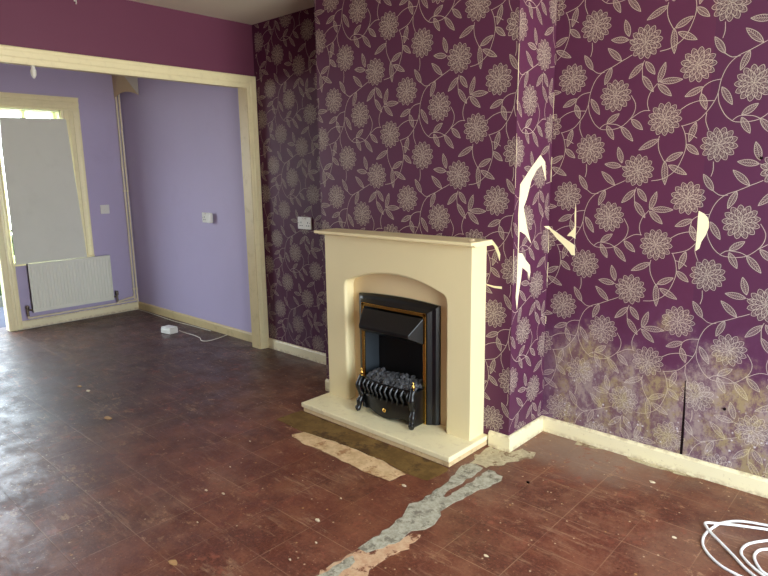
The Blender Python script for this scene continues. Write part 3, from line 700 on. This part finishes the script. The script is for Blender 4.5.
# boxing above the pipes
cv = MB()
A = (XF, .300, H); B = (XF, .306, 2.095); Cc = (-4.225, .358, 2.10); Dd = (-4.44, .285, 2.36); Et = (-4.225, .358, H); Dt = (-4.46, .27, H)
cur = []
for i in range(9):
    t = i/8; p = Vector(B).lerp(Vector(Cc), t); p.z += .048*math.sin(PI*t**.9)**.8; p.y -= .004*math.sin(PI*t); cur.append(tuple(p))
nn = len(cur)
cv.add([A, Dt, Dd]+cur, [(0, 1, 2, 3)]+[(2, 3+i+1, 3+i) for i in range(nn-1)])
cv.add([Dt, Dd, Cc, Et], [(0, 1, 2, 3)], 1)
cb = tag(cv.build('corner_boxing', [M['beige'], M['greywhite']]), 'beige curved-bottom boxing in the top corner above the twin pipes', 'boxing')
so = cb.modifiers.new('thickness', 'SOLIDIFY'); so.thickness = .006; so.offset = 0


# sockets and switches
def faceplate(name, label, cat, c, u, nrm, w, h, group=None):
    """c centre on wall, u = along wall, nrm = into room"""
    c, u, nrm = Vector(c), Vector(u), Vector(nrm); t = thing(name, label, cat, c)
    def bx(mb, cu, cz, wu, wz, n0, n1, mi=0):
        v = []
        for nn_ in (n0, n1):
            for a, b in ((-1, -1), (1, -1), (1, 1), (-1, 1)):
                v.append(c+u*(cu+a*wu/2)+Vector((0, 0, cz+b*wz/2))+nrm*nn_)
        mb.add(v, [(0, 3, 2, 1), (4, 5, 6, 7), (0, 1, 5, 4), (1, 2, 6, 5), (2, 3, 7, 6), (3, 0, 4, 7)], mi)
    m0 = MB(); bx(m0, 0, 0, w, h, 0, .011); m0.build('faceplate', M['white'], t, bevel=.003)
    return t, bx
def double_socket(name, label, c, u, nrm):
    t, bx = faceplate(name, label, 'socket', c, u, nrm, .146, .086)
    for s in (-1, 1):
        m1 = MB()
        bx(m1, s*.036, .004, .006, .012, .0108, .0113); bx(m1, s*.036-.011, -.018, .010, .006, .0108, .0113); bx(m1, s*.036+.011, -.018, .010, .006, .0108, .0113)
        m1.build('pin_holes', M['hole'], t)
        m2 = MB(); bx(m2, s*.013, .029, .012, .020, .0108, .014); r = m2.build('switch', M['white'], t, bevel=.001)
        m3 = MB(); bx(m3, s*.013, .0345, .008, .003, .0139, .0144); m3.build('red_mark', M['red'], r)
    for s in (-1, 1):
        m4 = MB(); bx(m4, s*.060, 0, .006, .006, .0108, .0116); m4.build('screw', M['chrome'], t)
    return t
double_socket('wall_socket', 'white double socket on the dark floral alcove wall left of the fireplace', (-1.891, DL, 1.011), (1, 0, 0), (0, -1, 0))
double_socket('wall_socket', 'white double socket on the lilac side wall with an adaptor plugged in', (-3.185, DW, .998), (1, 0, 0), (0, -1, 0))
pa = MB().box(-3.140, -3.078, DW-.042, DW-.0145, .958, 1.04).build('plug_adaptor', M['white'], bevel=.006)
tag(pa, 'chunky white plug adaptor in the double socket on the lilac wall', 'adaptor')
ls, bx_ = faceplate('wall_switch', 'small square white switch plate on the lilac wall right of the window', 'switch', (XF, .105, 1.04), (0, 1, 0), (1, 0, 0), .086, .086)
m_ = MB(); bx_(m_, 0, 0, .016, .026, .0108, .015); m_.build('rocker', M['white'], ls, bevel=.001)
# hooks on the beam
for (p, lab) in (((XB, -.88, 2.372), 'tiny white hook on the purple wall above the wide opening'), ((XB-.05, -1.13, OZ), 'tiny white hook hanging under the head of the wide opening')):
    h = MB()
    x, y, z = p
    if z > 2.1:
        h.box(x, x+.004, y-.007, y+.007, z-.018, z+.018); h.tube(smoothpath([(x+.003, y, z-.004), (x+.014, y, z-.012), (x+.016, y, z-.026), (x+.009, y, z-.032)], 4), .0035)
    else:
        h.lathe([(.012, 0), (.012, -.010), (.010, -.016), (.016, -.034), (.014, -.056), (.006, -.072), (.001, -.076)], (x, y, z))
    tag(h.build('hook', M['white'], smooth=True), lab, 'hook')
# nails in the floral wall
for (x, z, lab, c) in ((.895, 1.392, 'dark wall plug high on the floral wall at the right edge', 'dark'), (.852, .340, 'small nail low on the stained floral wall near the right edge', 'dark')):
    nl = MB().lathe([(.006, 0), (.006, .006), (.004, .009), (.001, .010)], (x, DR-.0008, z), (0, -1, 0))
    tag(nl.build('nail', M[c], smooth=True), lab, 'nail')

# ------------------------------------------------------------------ loose things on the floor
# small white junction box with its lead
jb = thing('junction_box', 'small white plastic box with a lead on the dark floor near the lilac wall', 'box', (-3.44, .065, 0))
a = .15
def rot(px, py, z): return (-3.44+px*math.cos(a)-py*math.sin(a), .065+px*math.sin(a)+py*math.cos(a), z)
def rbox(mb, w, d, z0, z1):
    v = [rot(sx*w/2, sy*d/2, z) for z in (z0, z1) for sx, sy in ((-1, -1), (1, -1), (1, 1), (-1, 1))]
    mb.add(v, [(0, 3, 2, 1), (4, 5, 6, 7), (0, 1, 5, 4), (1, 2, 6, 5), (2, 3, 7, 6), (3, 0, 4, 7)])
    return mb
rbox(MB(), .125, .085, .0005, .042).build('case', M['white'], jb, bevel=.004)
rbox(MB(), .121, .081, .0428, .056).build('lid', M['white'], jb, bevel=.004)
MB().tube(smoothpath([(-3.40, .135, .012), (-3.30, .145, .004), (-3.18, .150, .004), (-3.06, .135, .004), (-2.98, .10, .004), (-2.93, .125, .004), (-2.93, .21, .004), (-2.955, .30, .004), (-2.965, .342, .006)], 6), .0032, 6).build('lead', M['cord'], jb, smooth=True)
tc = MB().tube(smoothpath([(XF+.035, -.78, .004), (XF+.04, -.4, .004), (XF+.05, 0, .004), (XF+.045, .28, .004), (XF+.09, .320, .004), (-4.2, .315, .004), (-3.8, .30, .004), (-3.5, .315, .004), (-3.2, .325, .004)], 6), .003, 6)
tag(tc.build('thin_cable', M['cord'], smooth=True), 'thin pale cable lying along the foot of the lilac room baseboards', 'cable')
# coil of white cable, bottom right
r = .0050
loop = [(1.30, .100, r), (1.20, .098, .010), (1.1008, 0.0805, .016), (1.0613, 0.0672, .018), (1.0175, 0.049, .018), (0.9842, 0.025, .017), (0.9508, -0.0194, .014), (0.9371, -0.0626, .010), (0.9262, -0.1147, r), (0.9267, -0.1617, r), (0.9392, -0.2081, r), (0.9667, -0.25, r), (1.0021, -0.2821, r), (1.0376, -0.3015, r), (1.10, -0.315, r), (1.20, -.32, r), (1.32, -.29, .008), (1.42, -.20, .014), (1.44, -.08, .018), (1.40, .02, .02), (1.30, .065, .024),
        (1.20, .060, .030), (1.1084, 0.0387, .032), (1.0492, 0.011, .034), (0.9851, -0.0206, .034), (0.9425, -0.0454, .032), (0.915, -0.0583, .028), (0.908, -.070, .025), (0.917, -0.0853, .022), (0.9341, -0.1078, .020), (0.9846, -0.157, .016), (1.0379, -0.2088, .013), (1.09, -0.262, .010), (1.15, -0.30, .018), (1.25, -.30, .022), (1.34, -.24, .024), (1.38, -.14, .028), (1.34, -.05, .030), (1.24, -.005, .022),
        (1.18, -.005, .012), (1.125, -.012, .008), (1.0849, -0.052, r), (1.0583, -0.0981, r), (1.0501, -0.1441, r), (1.0581, -0.1805, r), (1.0823, -0.2116, r), (1.1136, -0.2396, r), (1.165, -0.268, r), (1.24, -.26, .010), (1.30, -.19, .014), (1.31, -.11, .016), (1.26, -.055, .014), (1.19, -.05, .010),
        (1.14, -.065, r), (1.1032, -0.0998, r), (1.0924, -0.1343, r), (1.0951, -0.1692, r), (1.1112, -0.2066, r), (1.1339, -0.2366, r), (1.17, -.245, r), (1.22, -.225, r), (1.25, -.16, r)]
cc = MB().tube(smoothpath([(x, y, r+(z-r)*.45) for x, y, z in loop], 6), r, 10)
tag(cc.build('cable_coil', M['cable'], smooth=True), 'loose coil of white cable on the red floor at the bottom right', 'cable')
# crumb on the mantel
def chip(x, y, z, s, mat, label, group=None, name='debris_flake', h=.002, rnd=None):
    rr = random.Random(int(abs(x*1000)+abs(y*777))); n = 7; an = rr.random()*6
    pts = [(x+s*(.6+.6*rr.random())*math.cos(an+2*PI*i/n), y+s*(.5+.5*rr.random())*math.sin(an+2*PI*i/n)*.7) for i in range(n)]
    m = MB().prism(pts, 2, z, z+h)
    return tag(m.build(name, M[mat]), label, 'debris', group)
chip(-.165, -.10, 1.038, .014, 'flake', 'white crumb of plaster lying on the right end of the mantel shelf', h=.008, name='plaster_crumb')
chip(-0.4376, -1.5442, .0004, .024, 'tanflake', 'pale three-cornered flake on the floor at the bottom edge of the photo')
chip(-0.1619, -0.5963, .0016, .013, 'flake', 'pale crumb on the floor between the beige strip and the grey cement strip', h=.004)
chip(-0.2524, -1.0265, .0004, .014, 'flake', 'cream flake on the red tiles left of the grey cement strip', h=.004)
for x, y in ((-0.7126, -1.1589), (-0.7952, -1.1929)):
    chip(x, y, .0004, .008, 'flake', 'one of two small cream crumbs close together on the mid floor', 'pair of crumbs on the mid floor', h=.004)
for x, y, s in ((-2.6176, -1.0183, .022), (-2.4864, -1.0165, .02)):
    chip(x, y, .0004, s, 'tanflake' if x < -2.55 else 'flake', 'tan scrap lying on the glossy floor below the opening' if x < -2.55 else 'pale grey scrap beside the tan scrap below the opening', h=.003)
chip(-1.941, -1.1242, .0004, .03, 'tanflake', 'long tan splinter on the dark floor in front of the opening', h=.003)
chip(.3768, -.7763, .0004, .010, 'flake', 'pale flake on the red floor at the bottom centre right')
chip(.6376, .146, .0004, .014, 'flake', 'pale flake on the floor below the stained floral wall', h=.003)
chip(.8433, -.2208, .0004, .010, 'flake', 'pale fleck on the red floor left of the cable coil')
chip(.2305, -.2154, .0004, .009, 'dark', 'small black crumb on the floor right of the cement strip', h=.006)
for x, y in ((-1.0617, -.7734), (-.1361, -1.257), (-.1425, -1.1282), (-.6, -1.35), (-.3, -.85), (-.9, -1.0)):
    chip(x, y, .0004, .006, 'flake', 'tiny pale speck of debris on the worn red tiles', 'tiny specks on the floor', h=.003)

# ------------------------------------------------------------------ daylight
wd = D.worlds.new('sky'); SC.world = wd; wd.use_nodes = True
nt = wd.node_tree; nt.nodes.clear()
out = nt.nodes.new('ShaderNodeOutputWorld'); bg = nt.nodes.new('ShaderNodeBackground'); tcn = nt.nodes.new('ShaderNodeTexCoord')
sp = nt.nodes.new('ShaderNodeSeparateXYZ'); cr = nt.nodes.new('ShaderNodeValToRGB')
mr = nt.nodes.new('ShaderNodeMapRange'); mr.inputs[1].default_value = -1; mr.inputs[2].default_value = 1
nt.links.new(tcn.outputs['Generated'], sp.inputs[0]); nt.links.new(sp.outputs[2], mr.inputs[0]); nt.links.new(mr.outputs[0], cr.inputs[0]); nt.links.new(cr.outputs[0], bg.inputs[0]); nt.links.new(bg.outputs[0], out.inputs[0])
e = cr.color_ramp.elements
e[0].position = .45; e[0].color = (.9, .9, .84, 1); e[1].position = .52; e[1].color = (.86, .95, 1., 1)
q = e.new(1.); q.color = (.62, .80, 1., 1)
bg.inputs[1].default_value = 9.0
def portal(name, loc, rot, sx, sy):
    l = D.lights.new(name, 'AREA'); l.shape = 'RECTANGLE'; l.size = sx; l.size_y = sy; l.cycles.is_portal = True
    o = D.objects.new(name, l); COL.objects.link(o); o.location = loc; o.rotation_euler = rot
portal('window_daylight', (XR+.14, (WY0+WY1)/2, (WZ0+WZ1)/2), (0, PI/2, 0), WZ1-WZ0, WY1-WY0)
portal('door_daylight', (XF-.19, (EY0+EY1)/2, EZ1/2), (0, -PI/2, 0), EZ1, EY1-EY0)
portal('small_window_daylight', (XF-.19, (VY0+VY1)/2, (VZ0+VZ1)/2), (0, -PI/2, 0), VZ1-VZ0, VY1-VY0)

# ------------------------------------------------------------------ camera
cam = D.cameras.new('camera'); co = D.objects.new('camera', cam); COL.objects.link(co)
cam.sensor_width = 36; cam.lens = 605.2/768*36; cam.clip_start = .02
pi_, ro, ya = -.18902, -.01438, .74330
Fw = Vector((-math.sin(ya)*math.cos(pi_), math.cos(ya)*math.cos(pi_), math.sin(pi_)))
Rt = Vector((math.cos(ya), math.sin(ya), 0)); Up = Rt.cross(Fw)
R2 = Rt*math.cos(ro)+Up*math.sin(ro); U2 = Up*math.cos(ro)-Rt*math.sin(ro)
co.matrix_world = Matrix(((R2.x, U2.x, -Fw.x, 1.4388), (R2.y, U2.y, -Fw.y, -2.4525), (R2.z, U2.z, -Fw.z, 1.3586), (0, 0, 0, 1)))
SC.camera = co
vs = SC.view_settings
vs.view_transform = 'Standard'; vs.look = 'None'; vs.gamma = 1; vs.use_curve_mapping = False; vs.exposure = .5
SC.cycles.max_bounces = 10; SC.cycles.diffuse_bounces = 6
